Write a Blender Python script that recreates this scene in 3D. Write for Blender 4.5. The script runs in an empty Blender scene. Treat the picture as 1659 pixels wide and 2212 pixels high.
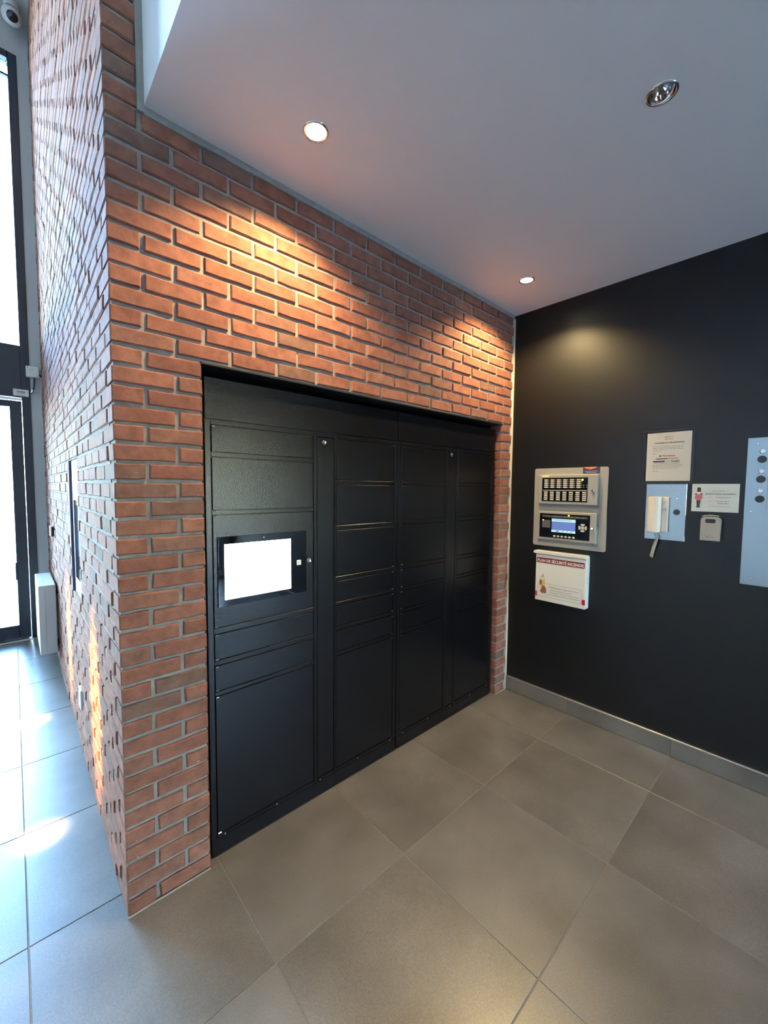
import bpy, bmesh, math, random
from mathutils import Vector, Matrix, Euler
random.seed(11)
S = bpy.context.scene
COL = S.collection

# ------------------------------------------------------------------ camera
# axes: x to the right along the brick wall, y into it (front face y = 0), z up; metres
cam_d = bpy.data.cameras.new('camera')
cam = bpy.data.objects.new('camera', cam_d); COL.objects.link(cam)
cam_d.sensor_fit = 'VERTICAL'; cam_d.sensor_height = 24.0
cam_d.lens = 24.0 * 875.46 / 2212.0
cam_d.clip_start = 0.02
yaw, pitch, roll = 0.74189, -0.05927, 0.00829
F = Vector((math.sin(yaw)*math.cos(pitch), math.cos(yaw)*math.cos(pitch), math.sin(pitch)))
R0 = Vector((math.cos(yaw), -math.sin(yaw), 0)); U0 = R0.cross(F)
R1 = R0*math.cos(roll) + U0*math.sin(roll); U1 = U0*math.cos(roll) - R0*math.sin(roll)
M = Matrix((R1, U1, -F)).transposed().to_4x4()
M.translation = Vector((-0.2581, -1.6526, 1.5832))
cam.matrix_world = M
S.camera = cam

# ------------------------------------------------------------------ sky and exposure
W = bpy.data.worlds.new('sky'); S.world = W; W.use_nodes = True
wn = W.node_tree.nodes; wl = W.node_tree.links
bg = wn['Background']
sky = wn.new('ShaderNodeTexSky'); sky.sky_type = 'NISHITA'; sky.sun_disc = False
sky.sun_elevation = math.radians(48); sky.sun_rotation = math.radians(150)
sky.air_density = 1.4; sky.dust_density = 0.6
tint = wn.new('ShaderNodeMix'); tint.data_type = 'RGBA'; tint.blend_type = 'MULTIPLY'     # indoor white balance: daylight reads blue
tint.inputs['Factor'].default_value = 1.0; tint.inputs['B'].default_value = (0.74, 0.92, 1.10, 1)
wl.new(sky.outputs[0], tint.inputs['A']); wl.new(tint.outputs['Result'], bg.inputs[0]); bg.inputs[1].default_value = 9.0
S.view_settings.view_transform = 'Standard'; S.view_settings.look = 'None'
S.view_settings.exposure = 0.7; S.view_settings.gamma = 1.0; S.view_settings.use_curve_mapping = False
try:
    S.cycles.use_denoising = True
    S.cycles.max_bounces = 10; S.cycles.diffuse_bounces = 6; S.cycles.glossy_bounces = 5
    S.cycles.transparent_max_bounces = 12
    S.cycles.sample_clamp_indirect = 6.0
except Exception: pass

DOWNLIGHT_W = 96.0
LOBBY_SPOT_W = 9000.0
LOBBY_WASH_W = 19000.0
WARM = (1.0, 0.72, 0.33)

# ------------------------------------------------------------------ materials
MATS = {}
def mat(name, col, rough=0.5, metal=0.0, spec=0.5, bump=None, noise=None, emit=None, emit_s=0.0, coat=0.0):
    """bump=(scale, strength, distance); noise=(scale, amount) varies the colour"""
    if name in MATS: return MATS[name]
    m = bpy.data.materials.new(name); m.use_nodes = True
    nt = m.node_tree; b = nt.nodes['Principled BSDF']
    b.inputs['Base Color'].default_value = (*col, 1); b.inputs['Roughness'].default_value = rough
    b.inputs['Metallic'].default_value = metal; b.inputs['Specular IOR Level'].default_value = spec
    b.inputs['Coat Weight'].default_value = coat
    if emit:
        b.inputs['Emission Color'].default_value = (*emit, 1); b.inputs['Emission Strength'].default_value = emit_s
    if bump or noise:
        tc = nt.nodes.new('ShaderNodeTexCoord')
    if bump:
        n = nt.nodes.new('ShaderNodeTexNoise'); n.inputs['Scale'].default_value = bump[0]; n.inputs['Detail'].default_value = 4
        bp = nt.nodes.new('ShaderNodeBump'); bp.inputs['Strength'].default_value = bump[1]; bp.inputs['Distance'].default_value = bump[2]
        nt.links.new(tc.outputs['Object'], n.inputs['Vector']); nt.links.new(n.outputs[0], bp.inputs['Height']); nt.links.new(bp.outputs[0], b.inputs['Normal'])
    if noise:
        n = nt.nodes.new('ShaderNodeTexNoise'); n.inputs['Scale'].default_value = noise[0]; n.inputs['Detail'].default_value = 6
        r = nt.nodes.new('ShaderNodeValToRGB'); a = noise[1]
        r.color_ramp.elements[0].position = 0.3; r.color_ramp.elements[1].position = 0.7
        r.color_ramp.elements[0].color = (*[c*(1-a) for c in col], 1); r.color_ramp.elements[1].color = (*[min(1, c*(1+a)) for c in col], 1)
        nt.links.new(tc.outputs['Object'], n.inputs['Vector']); nt.links.new(n.outputs[0], r.inputs[0]); nt.links.new(r.outputs[0], b.inputs['Base Color'])
    MATS[name] = m; return m

def brick_mat():
    m = bpy.data.materials.new('clay brick'); m.use_nodes = True
    nt = m.node_tree; N = nt.nodes.new; L = nt.links.new; b = nt.nodes['Principled BSDF']
    oi = N('ShaderNodeObjectInfo'); ge = N('ShaderNodeNewGeometry'); tc = N('ShaderNodeTexCoord')
    ad = N('ShaderNodeMath'); ad.operation = 'ADD'; fr = N('ShaderNodeMath'); fr.operation = 'FRACT'
    L(oi.outputs['Random'], ad.inputs[0]); L(ge.outputs['Random Per Island'], ad.inputs[1]); L(ad.outputs[0], fr.inputs[0])
    r = N('ShaderNodeValToRGB'); e = r.color_ramp.elements
    e[0].position = 0.0; e[0].color = (0.195, 0.077, 0.052, 1)
    e[1].position = 1.0; e[1].color = (0.29, 0.124, 0.082, 1)
    for p, c in ((0.25, (0.255, 0.105, 0.070, 1)), (0.55, (0.215, 0.086, 0.059, 1)), (0.8, (0.24, 0.103, 0.069, 1)), (0.93, (0.15, 0.085, 0.064, 1))):
        x = e.new(p); x.color = c
    L(fr.outputs[0], r.inputs[0])
    of = N('ShaderNodeVectorMath'); of.operation = 'ADD'
    sc = N('ShaderNodeMath'); sc.operation = 'MULTIPLY'; sc.inputs[1].default_value = 37.0
    L(fr.outputs[0], sc.inputs[0]); L(tc.outputs['Object'], of.inputs[0]); L(sc.outputs[0], of.inputs[1])
    n1 = N('ShaderNodeTexNoise'); n1.inputs['Scale'].default_value = 22; n1.inputs['Detail'].default_value = 7; n1.inputs['Roughness'].default_value = 0.65
    L(of.outputs[0], n1.inputs['Vector'])
    r2 = N('ShaderNodeValToRGB'); r2.color_ramp.elements[0].position = 0.32; r2.color_ramp.elements[1].position = 0.62
    r2.color_ramp.elements[0].color = (0.55, 0.5, 0.5, 1); r2.color_ramp.elements[1].color = (1.08, 1.06, 1.05, 1)
    L(n1.outputs[0], r2.inputs[0])
    mx = N('ShaderNodeMix'); mx.data_type = 'RGBA'; mx.blend_type = 'MULTIPLY'; mx.inputs['Factor'].default_value = 0.75
    L(r.outputs[0], mx.inputs['A']); L(r2.outputs[0], mx.inputs['B'])
    # a few scattered pale lime smears
    n3 = N('ShaderNodeTexNoise'); n3.inputs['Scale'].default_value = 60; n3.inputs['Detail'].default_value = 3
    L(of.outputs[0], n3.inputs['Vector'])
    r3 = N('ShaderNodeValToRGB'); r3.color_ramp.elements[0].position = 0.74; r3.color_ramp.elements[1].position = 0.80
    L(n3.outputs[0], r3.inputs[0])
    mx2 = N('ShaderNodeMix'); mx2.data_type = 'RGBA'; mx2.inputs['B'].default_value = (0.5, 0.42, 0.36, 1)
    L(r3.outputs[0], mx2.inputs['Factor']); L(mx.outputs['Result'], mx2.inputs['A']); L(mx2.outputs['Result'], b.inputs['Base Color'])
    n2 = N('ShaderNodeTexNoise'); n2.inputs['Scale'].default_value = 120; n2.inputs['Detail'].default_value = 5
    L(of.outputs[0], n2.inputs['Vector'])
    n4 = N('ShaderNodeMath'); n4.operation = 'ADD'; L(n1.outputs[0], n4.inputs[0]); L(n2.outputs[0], n4.inputs[1])
    bp = N('ShaderNodeBump'); bp.inputs['Strength'].default_value = 0.5; bp.inputs['Distance'].default_value = 0.002
    L(n4.outputs[0], bp.inputs['Height']); L(bp.outputs[0], b.inputs['Normal'])
    b.inputs['Roughness'].default_value = 0.9; b.inputs['Specular IOR Level'].default_value = 0.22
    return m
BRICK = brick_mat()
MORTAR = mat('lime mortar', (0.245, 0.215, 0.195), 0.9, bump=(140, 0.6, 0.003), noise=(25, 0.18), spec=0.1)
SEAL = mat('grey sealant', (0.26, 0.24, 0.215), 0.85, noise=(30, 0.1))
CAULK = mat('cream caulk', (0.50, 0.46, 0.38), 0.7, noise=(40, 0.08))

def tile_mat():
    m = bpy.data.materials.new('porcelain tile'); m.use_nodes = True
    nt = m.node_tree; N = nt.nodes.new; L = nt.links.new; b = nt.nodes['Principled BSDF']
    tc = N('ShaderNodeTexCoord'); oi = N('ShaderNodeObjectInfo')
    of = N('ShaderNodeVectorMath'); of.operation = 'ADD'; L(tc.outputs['Object'], of.inputs[0])
    sc = N('ShaderNodeMath'); sc.operation = 'MULTIPLY'; sc.inputs[1].default_value = 53.0
    L(oi.outputs['Random'], sc.inputs[0]); L(sc.outputs[0], of.inputs[1])
    n1 = N('ShaderNodeTexNoise'); n1.inputs['Scale'].default_value = 3.2; n1.inputs['Detail'].default_value = 6
    n2 = N('ShaderNodeTexNoise'); n2.inputs['Scale'].default_value = 260; n2.inputs['Detail'].default_value = 2
    L(of.outputs[0], n1.inputs['Vector']); L(of.outputs[0], n2.inputs['Vector'])
    r1 = N('ShaderNodeValToRGB'); r1.color_ramp.elements[0].position = 0.3; r1.color_ramp.elements[1].position = 0.7
    r1.color_ramp.elements[0].color = (0.096, 0.084, 0.069, 1); r1.color_ramp.elements[1].color = (0.168, 0.152, 0.131, 1)
    L(n1.outputs[0], r1.inputs[0])
    r2 = N('ShaderNodeValToRGB'); r2.color_ramp.elements[0].position = 0.36; r2.color_ramp.elements[1].position = 0.66
    r2.color_ramp.elements[0].color = (0.68, 0.68, 0.68, 1); r2.color_ramp.elements[1].color = (1.3, 1.3, 1.3, 1)
    L(n2.outputs[0], r2.inputs[0])
    mx = N('ShaderNodeMix'); mx.data_type = 'RGBA'; mx.blend_type = 'MULTIPLY'; mx.inputs['Factor'].default_value = 0.6
    L(r1.outputs[0], mx.inputs['A']); L(r2.outputs[0], mx.inputs['B']); L(mx.outputs['Result'], b.inputs['Base Color'])
    bp = N('ShaderNodeBump'); bp.inputs['Strength'].default_value = 0.12; bp.inputs['Distance'].default_value = 0.001
    L(n2.outputs[0], bp.inputs['Height']); L(bp.outputs[0], b.inputs['Normal'])
    b.inputs['Roughness'].default_value = 0.33; b.inputs['Specular IOR Level'].default_value = 0.9
    return m
TILE = tile_mat()
GROUT = mat('tile grout', (0.23, 0.21, 0.185), 0.85, noise=(60, 0.12))
CEIL = mat('white ceiling paint', (0.74, 0.75, 0.77), 0.75, bump=(350, 0.15, 0.0008))
FASCIA = mat('white fascia paint', (0.88, 0.89, 0.90), 0.6)
WHITEWALL = mat('pale grey wall paint', (0.55, 0.56, 0.55), 0.7, bump=(250, 0.1, 0.0008))
BLACKWALL = mat('black satin wall paint', (0.0030, 0.0030, 0.0034), 0.42, spec=0.38, bump=(420, 0.25, 0.0008))
LOCKER = mat('black textured powder coat', (0.003, 0.003, 0.004), 0.22, spec=0.34, bump=(340, 0.55, 0.0010))
GAP_BLACK = mat('black gap shade', (0.002, 0.002, 0.002), 0.6)  # near black, puts the shade of gap and recess into the colour
STEEL_BLACK = mat('black painted lintel steel', (0.008, 0.009, 0.012), 0.5, bump=(200, 0.2, 0.001))
CHROME = mat('chrome', (0.75, 0.75, 0.75), 0.12, metal=1.0)
STEEL = mat('brushed stainless steel', (0.36, 0.38, 0.40), 0.27, metal=1.0, bump=(700, 0.06, 0.0005))
ALU = mat('dark anodised aluminium', (0.018, 0.021, 0.03), 0.38, metal=0.0)
ALUBRIGHT = mat('bright aluminium edge', (0.72, 0.73, 0.75), 0.3, metal=1.0)
PANELGREY = mat('grey enamelled steel', (0.30, 0.295, 0.275), 0.45, bump=(500, 0.15, 0.0005))
WHITEMETAL = mat('white enamelled steel', (0.68, 0.69, 0.67), 0.4)
WHITEPLASTIC = mat('cream plastic', (0.66, 0.61, 0.54), 0.35)
WHITEPLASTIC2 = mat('white plastic', (0.78, 0.78, 0.76), 0.4)
GREYPLASTIC = mat('light grey plastic', (0.44, 0.43, 0.40), 0.4)
BLACKGLASS = mat('black glossy glass', (0.002, 0.002, 0.003), 0.03, coat=0.5)
BLACKPLASTIC = mat('black plastic', (0.006, 0.006, 0.007), 0.35)
SCREENWHITE = mat('lit white screen', (0.8, 0.8, 0.8), 0.2, emit=(0.96, 0.98, 1.0), emit_s=5.5)
LAMP_ON = mat('lit halogen lens', (1, 0.9, 0.7), 0.3, emit=(1.0, 0.86, 0.58), emit_s=60.0)
LED_Y = mat('lit yellow led', (0.8, 0.6, 0.0), 0.3, emit=(1.0, 0.72, 0.02), emit_s=2.2)
LED_W = mat('lit white led', (0.8, 0.8, 0.8), 0.3, emit=(0.9, 0.95, 1.0), emit_s=2.0)
LCD_BLUE = mat('lit blue lcd', (0.05, 0.07, 0.2), 0.3, emit=(0.04, 0.065, 0.22), emit_s=1.0)
LCD_PALE = mat('lit pale lcd strip', (0.3, 0.6, 0.6), 0.3, emit=(0.30, 0.66, 0.66), emit_s=1.0)
LCD_GREY = mat('lit grey lcd strip', (0.2, 0.3, 0.4), 0.3, emit=(0.15, 0.24, 0.33), emit_s=1.0)
LCD_GREEN = mat('lit green lcd mark', (0.2, 0.5, 0.1), 0.3, emit=(0.25, 0.6, 0.1), emit_s=1.0)
BUTTON = mat('pale grey key', (0.52, 0.50, 0.46), 0.5)
DARKGREY = mat('dark grey print', (0.10, 0.10, 0.10), 0.5)
PAPER = mat('white paper', (0.74, 0.71, 0.66), 0.7)
CARD = mat('pale grey sign board', (0.50, 0.56, 0.56), 0.4)
INK = mat('black ink', (0.03, 0.03, 0.035), 0.6)
INKGREY = mat('grey ink', (0.20, 0.20, 0.20), 0.6)
INKRED = mat('dark red print', (0.20, 0.012, 0.018), 0.45)
INKBLUE = mat('dark blue print', (0.06, 0.05, 0.12), 0.5)
REDPRINT = mat('bright red print', (0.42, 0.012, 0.02), 0.45)
PINK = mat('rose red print', (0.42, 0.10, 0.14), 0.5)
PINKPALE = mat('pale rose print', (0.62, 0.38, 0.38), 0.6)
PURPLE = mat('dark violet print and jamb shade', (0.045, 0.03, 0.085), 0.45)
ORANGE = mat('orange print', (0.80, 0.22, 0.07), 0.45)
CREAMLABEL = mat('cream label', (0.72, 0.64, 0.38), 0.5)
GOLD = mat('brass yellow print', (0.62, 0.40, 0.07), 0.4)
BROWN = mat('skin brown print', (0.26, 0.09, 0.05), 0.6)
SKIN = mat('pale face print', (0.72, 0.60, 0.56), 0.6)
CORD = mat('grey cord', (0.30, 0.28, 0.24), 0.5)
ASPHALT = mat('pale concrete paving', (0.48, 0.47, 0.45), 0.9, noise=(2, 0.15))

def glass_mat(name, gloss=0.06, tint=(0.96, 0.98, 0.97), refl=1.0):
    m = bpy.data.materials.new(name); m.use_nodes = True
    nt = m.node_tree; nt.nodes.remove(nt.nodes['Principled BSDF'])
    o = nt.nodes['Material Output']; t = nt.nodes.new('ShaderNodeBsdfTransparent'); g = nt.nodes.new('ShaderNodeBsdfGlossy')
    g.inputs['Roughness'].default_value = gloss; t.inputs[0].default_value = (*tint, 1)
    f = nt.nodes.new('ShaderNodeFresnel'); f.inputs[0].default_value = 1.45
    x = nt.nodes.new('ShaderNodeMixShader')
    k = nt.nodes.new('ShaderNodeMath'); k.operation = 'MULTIPLY'; k.inputs[1].default_value = refl
    nt.links.new(f.outputs[0], k.inputs[0]); nt.links.new(k.outputs[0], x.inputs[0]); nt.links.new(t.outputs[0], x.inputs[1]); nt.links.new(g.outputs[0], x.inputs[2]); nt.links.new(x.outputs[0], o.inputs[0])
    return m
GLASS = glass_mat('clear glass', 0.02)
SLEEVE = glass_mat('clear plastic sleeve', 0.10, (0.97, 0.98, 0.98), 0.35)

WELD = glass_mat('welded clear plastic', 0.25, (0.62, 0.64, 0.66), 2.0)

# ------------------------------------------------------------------ mesh helpers
def box(bm, x0, x1, y0, y1, z0, z1, bevel=0.0, seg=1, vert_only=False):
    vs = [bm.verts.new((x, y, z)) for z in (z0, z1) for y in (y0, y1) for x in (x0, x1)]
    f = [(0, 2, 3, 1), (4, 5, 7, 6), (0, 1, 5, 4), (1, 3, 7, 5), (3, 2, 6, 7), (2, 0, 4, 6)]
    fs = [bm.faces.new([vs[i] for i in q]) for q in f]
    if bevel > 0:
        es = list({e for a in fs for e in a.edges})
        if vert_only: es = [e for e in es if abs(e.verts[0].co.y - e.verts[1].co.y) > 1e-9]
        bmesh.ops.bevel(bm, geom=es, offset=bevel, segments=seg, affect='EDGES', profile=0.5)
    return bm
def newbox(*a, **k):
    return box(bmesh.new(), *a, **k)
def prism(bm, pts, y0, y1):
    """outline in x,z extruded from y0 (front) to y1"""
    a = [bm.verts.new((x, y0, z)) for x, z in pts]; b = [bm.verts.new((x, y1, z)) for x, z in pts]
    n = len(pts); bm.faces.new(a); bm.faces.new(b[::-1])
    for i in range(n): bm.faces.new((a[i], b[i], b[(i+1) % n], a[(i+1) % n]))
    bmesh.ops.recalc_face_normals(bm, faces=bm.faces[:])
    return bm
def rrect(x0, x1, z0, z1, r, n=4):
    pts = []
    for cx, cz, a0 in ((x1-r, z1-r, 0), (x0+r, z1-r, 90), (x0+r, z0+r, 180), (x1-r, z0+r, 270)):
        for i in range(n+1):
            a = math.radians(a0 + 90*i/n); pts.append((cx + r*math.cos(a), cz + r*math.sin(a)))
    return pts
def disc(cx, cz, r, n=20, sx=1.0):
    return [(cx + sx*r*math.cos(2*math.pi*i/n), cz + r*math.sin(2*math.pi*i/n)) for i in range(n)]
def lathe(bm, prof, axis='z', c=(0, 0, 0), n=24, close=False):
    """prof: (radius, height) pairs revolved about an axis through c"""
    rings = []
    for r, h in prof:
        ring = []
        for i in range(n):
            a = 2*math.pi*i/n; p = (r*math.cos(a), r*math.sin(a), h)
            if axis == 'y': p = (p[0], h, p[1])
            if axis == 'x': p = (h, p[0], p[1])
            ring.append(bm.verts.new((p[0]+c[0], p[1]+c[1], p[2]+c[2])))
        rings.append(ring)
    for a, b in zip(rings, rings[1:]):
        for i in range(n): bm.faces.new((a[i], a[(i+1) % n], b[(i+1) % n], b[i]))
    if close:
        bm.faces.new(rings[0][::-1]); bm.faces.new(rings[-1])
    bmesh.ops.recalc_face_normals(bm, faces=bm.faces[:])
    return bm
def tube(bm, pts, r, n=8, flat=1.0):
    rings = []
    P = [Vector(p) for p in pts]
    for i, p in enumerate(P):
        t = (P[min(i+1, len(P)-1)] - P[max(i-1, 0)]).normalized()
        up = Vector((0, 1, 0)) if abs(t.y) < 0.9 else Vector((1, 0, 0))
        a = t.cross(up).normalized(); b = a.cross(t)
        rr = r[i] if isinstance(r, (list, tuple)) else r
        rings.append([bm.verts.new(p + a*rr*math.cos(2*math.pi*k/n) + b*rr*flat*math.sin(2*math.pi*k/n)) for k in range(n)])
    for a, b in zip(rings, rings[1:]):
        for k in range(n): bm.faces.new((a[k], a[(k+1) % n], b[(k+1) % n], b[k]))
    bm.faces.new(rings[0][::-1]); bm.faces.new(rings[-1])
    bmesh.ops.recalc_face_normals(bm, faces=bm.faces[:])
    return bm
def ribbon(bm, pts, w, y0, y1, closed=False):
    """a thin printed line (x,z polyline of width w) as a shallow relief"""
    n = len(pts)
    for i in range(n if closed else n-1):
        a = Vector(pts[i]); b = Vector(pts[(i+1) % n]); d = (b-a)
        if d.length < 1e-6: continue
        d.normalize(); q = Vector((-d.y, d.x))*w/2
        prism(bm, [tuple(a-q), tuple(b-q), tuple(b+q), tuple(a+q)], y0, y1)
    return bm
def mesh_of(bm, name, m, smooth=False):
    me = bpy.data.meshes.new(name); bm.to_mesh(me); bm.free()
    if m: me.materials.append(m)
    if smooth:
        for p in me.polygons: p.use_smooth = True
    return me
def link(name, me, parent=None, loc=None):
    o = bpy.data.objects.new(name, me); COL.objects.link(o)
    if parent: o.parent = parent
    if loc is not None: o.location = loc
    return o
def put(name, bm, m, parent=None, loc=None, label=None, smooth=False):
    o = link(name, mesh_of(bm, name, m, smooth), parent, loc)
    if label: o['label'] = label
    return o
def structure(name, bm, m, label=None):
    o = put(name, bm, m); o['kind'] = 'structure'
    if label: o['label'] = label
    return o
def thing(name, label, cat, loc, rz=0.0, group=None):
    o = bpy.data.objects.new(name, None); COL.objects.link(o)
    o.empty_display_size = 0.05; o.location = loc; o.rotation_euler = (0, 0, rz)
    o['label'] = label; o['category'] = cat
    if group: o['group'] = group
    return o
def lettering(parent, s, x, z, y, h, m, align='LEFT', width=None, name='lettering', depth=0.0004, bold=0.0, shear=0.0):
    """flat lettering standing on an x,z surface facing -y; h = cap height; width squeezes it to fit"""
    c = bpy.data.curves.new(name, 'FONT'); c.body = s; c.size = h/0.70; c.align_x = align; c.extrude = depth
    c.offset = bold; c.shear = shear; c.resolution_u = 3
    t = bpy.data.objects.new('t', c); COL.objects.link(t)
    dg = bpy.context.evaluated_depsgraph_get(); dg.update()
    me = bpy.data.meshes.new_from_object(t.evaluated_get(dg)); bpy.data.objects.remove(t); bpy.data.curves.remove(c)
    sx = 1.0
    if width and len(me.vertices):
        xs = [v.co.x for v in me.vertices]; w = max(xs) - min(xs)
        if w > 0: sx = width/w
    for v in me.vertices: v.co = Vector((v.co.x*sx, 0 - v.co.z, v.co.y))
    me.materials.clear(); me.materials.append(m)
    return link(name, me, parent, (x, y, z))

XC, H, C = 2.589, 2.884, 1/15.0          # right wall, low ceiling, one brick course
XF = 0.120                                # edge of the low ceiling
OX0, OX1, OZ = 0.299, 2.4335, 31*C        # opening that holds the lockers
YE, XL, YB, HL = 3.85, -3.2, -5.5, 6.05   # entrance wall, lobby wall, back wall, lobby ceiling
BM = 0.2045                               # brick module

# ------------------------------------------------------------------ floor
fl = structure('floor', newbox(XL-.1, XC+.1, YB-.1, YE+.1, -0.06, -0.0025), GROUT, 'grey brown porcelain tile floor with pale grout')
TS = 0.6082
def tile_mesh(w, d):
    return mesh_of(newbox(-w/2, w/2, -d/2, d/2, -0.0060, 0.0, bevel=0.0012), 'floor_tile', TILE)
tile_cache = {}
gx = 2.158
i0 = -10
for i in range(i0, 2):
    xa, xb = gx + (i-1)*0.607, gx + i*0.607
    xa, xb = max(xa, XL), min(xb, XC)
    if xb - xa < 0.02: continue
    for j in range(-9, 8):
        ya, yb = -0.4896 + (j-1)*0.6092, -0.4896 + j*0.6092
        if ya > 0.1 and xa > -0.05: continue
        ya, yb = max(ya, YB), min(yb, YE)
        if yb - ya < 0.02: continue
        g = 0.0035
        k = (round(xb-xa, 3), round(yb-ya, 3))
        if k not in tile_cache: tile_cache[k] = tile_mesh(xb-xa-g, yb-ya-g)
        link('floor_tile', tile_cache[k], fl, ((xa+xb)/2, (ya+yb)/2, 0))

# ------------------------------------------------------------------ brick walls
VAR = {}
def brick_mesh(w, d, h=C-0.0105):
    """a clay brick with chipped edges: origin at the middle of its front face"""
    k = (round(w, 3), round(d, 3))
    v = random.randrange(6)
    if (k, v) not in VAR:
        bm = bmesh.new(); u = random.uniform
        out = []
        for x, z in ((-1, -1), (-.35, -1), (.35, -1), (1, -1), (1, 1), (.35, 1), (-.35, 1), (-1, 1)):
            out.append((x*w/2 - (x if abs(x) == 1 else 0)*u(0, .0030), z*(h/2 - u(-.0012, .0024))))
        rings = []
        for y, ins in ((0.0, .0042), (.0050, 0.0), (d, 0.0)):
            rings.append([bm.verts.new((x - math.copysign(ins, x)*(1 if abs(x) > w*.4 else 0), y + (u(-.0008, .0016) if y < .01 else 0), z - math.copysign(ins, z))) for x, z in out])
        for p, q in zip(rings, rings[1:]):
            for i in range(8): bm.faces.new((p[i], p[(i+1) % 8], q[(i+1) % 8], q[i]))
        bm.faces.new(rings[0][::-1]); bm.faces.new(rings[-1])
        bmesh.ops.recalc_face_normals(bm, faces=bm.faces[:])
        VAR[(k, v)] = mesh_of(bm, 'brick', BRICK)
    return VAR[(k, v)]
RECESS = 0.0088
# mortar bed of the front wall, with the opening left free
bm = bmesh.new()
box(bm, RECESS, OX0-.006, RECESS, 0.10, 0, OZ)
box(bm, OX1+.006, XC, RECESS, 0.10, 0, OZ)
box(bm, RECESS, XC, RECESS, 0.10, OZ, H+.3)
box(bm, RECESS, XF+.1, RECESS, 0.10, H+.3, HL)
wf = structure('wall_front', bm, MORTAR, 'red brick wall with a wide opening for parcel lockers')
def front_brick(x0, x1, k, depth=0.09):
    o = link('brick', brick_mesh(x1-x0, depth), wf, ((x0+x1)/2, random.uniform(-.0025, .0025), (k+.5)*C + random.uniform(-.0015, .0015)))
    o.rotation_euler = (random.uniform(-.012, .012), random.uniform(-.006, .006), random.uniform(-.008, .008) if x1-x0 > .15 else 0)
    return o
def ext_box(bm, w, d, loc, h=C-0.0105):
    x, y, z = loc
    box(bm, x-w/2, x+w/2, y-d/2, y+d/2, z-h/2, z+h/2, bevel=0.004)
J = 0.0105
upper = bmesh.new()
NC = int(HL/C)
for k in range(NC):
    z0 = k*C
    even = (k % 2 == 0)
    xs = [0.0]
    x = (0.1035 if even else 0.206)
    while x < XC - .03: xs.append(x); x += BM
    xs.append(XC - 0.016)
    for a, b in zip(xs, xs[1:]):
        if b - a < 0.03: continue
        lo, hi = (a + J/2 if a > 0 else 0.0), (b - J/2 if b < XC - .03 else b)
        dep = 0.09
        if a == 0.0 and even: dep = 0.194
        if z0 + C <= OZ + 1e-6:                      # beside the opening
            if hi <= OX0 + .02: pass
            elif lo >= OX1 - .03: lo = OX1
            elif lo < OX0 < hi: hi = OX0
            elif lo < OX1 < hi: lo = OX1
            else: continue
            if a > 0 and hi > OX0 - .03 and hi < 1: hi = OX0
            if hi - lo < 0.03: continue
        if z0 > H + 0.02 and lo > XF + .02: continue
        if z0 > H + 0.02: hi = min(hi, XF + 0.06)
        if z0 > 3.7:
            ext_box(upper, hi-lo, dep, ((lo+hi)/2, dep/2 + random.uniform(-.0025, .0025), z0 + C/2)); continue
        front_brick(lo, hi, k, dep)
if len(upper.verts):
    u = put('upper_bricks', upper, BRICK, wf); u['kind'] = 'stuff'
# black steel lintel over the opening, part of the wall
put('lintel', newbox(OX0-.006, OX1+.012, -0.002, 0.10, OZ-.012, OZ-.001, bevel=0.002), STEEL_BLACK, wf, label='black painted steel lintel')
put('gap_shade', newbox(OX0-.003, OX0+.004, 0.02, 0.05, 0.0, OZ-.012), GAP_BLACK, wf, label='black strip for the shade in the gap beside the lockers')  # black strip stands in for the dark gap between brick and locker
# cavity behind the lockers
bm = bmesh.new()
box(bm, OX0-.05, OX1+.05, 0.62, 0.66, 0, OZ+.2); box(bm, OX0-.09, OX0-.006, .1, .66, 0, OZ+.2); box(bm, OX1+.006, OX1+.09, .1, .66, 0, OZ+.2); box(bm, OX0-.05, OX1+.05, .1, .66, OZ-.01, OZ+.2)
put('locker_recess', bm, GAP_BLACK, wf, label='dark recess behind the lockers')

# side face of the brick block, seen along the lobby (faces -x); built in wall coordinates s = -y
NY0, NY1, NZ0, NZ1 = 1.085, 1.455, 14*C, 26*C       # panel niche
bm = bmesh.new()
for a, b, c, d in ((0.10, NY0, 0, HL), (NY1, YE, 0, HL), (NY0, NY1, 0, NZ0), (NY0, NY1, NZ1, HL)):
    box(bm, RECESS*.65, 0.10, a, b, c, d)
box(bm, 0.03, 0.10, NY0, NY1, NZ0, NZ1)
ws = structure('wall_side', bm, MORTAR, 'red brick side wall running along the lobby to the glass door')
side = []
for k in range(NC):
    even = (k % 2 == 0)
    y = (BM if even else 0.1035); ys = [y]
    while y + BM < YE - .02: y += BM; ys.append(y)
    ys.append(YE + J/2)
    for a, b in zip(ys, ys[1:]):
        lo, hi = a + J/2, b - J/2
        segs = [(lo, hi)]
        if NZ0 - 1e-6 <= k*C < NZ1 - 1e-6:
            segs = []
            if lo < NY0: segs.append((lo, min(hi, NY0)))
            if hi > NY1: segs.append((max(lo, NY1), hi))
        for s in segs:
            if s[1] - s[0] > 0.02: side.append((s[0], s[1], k))
cp = Vector((-0.2581, -1.6526, 1.5832))
def shown(s):
    c = Vector((0, (s[0]+s[1])/2, (s[2]+.5)*C)); d = c - cp
    v = abs(d.x)*(s[1]-s[0])/d.length**3
    if not -0.02 < c.z < 4.6 - 0.0*c.y: v *= 0.02
    return v
side.sort(key=shown, reverse=True)
for s in side[:298]:
    o = link('brick', brick_mesh(s[1]-s[0], 0.09), ws, (random.uniform(-.0025, .0025), (s[0]+s[1])/2, (s[2]+.5)*C + random.uniform(-.0015, .0015)))
    o.rotation_euler = (0, 0, -math.pi/2 + random.uniform(-.003, .003))
far = bmesh.new()
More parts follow.
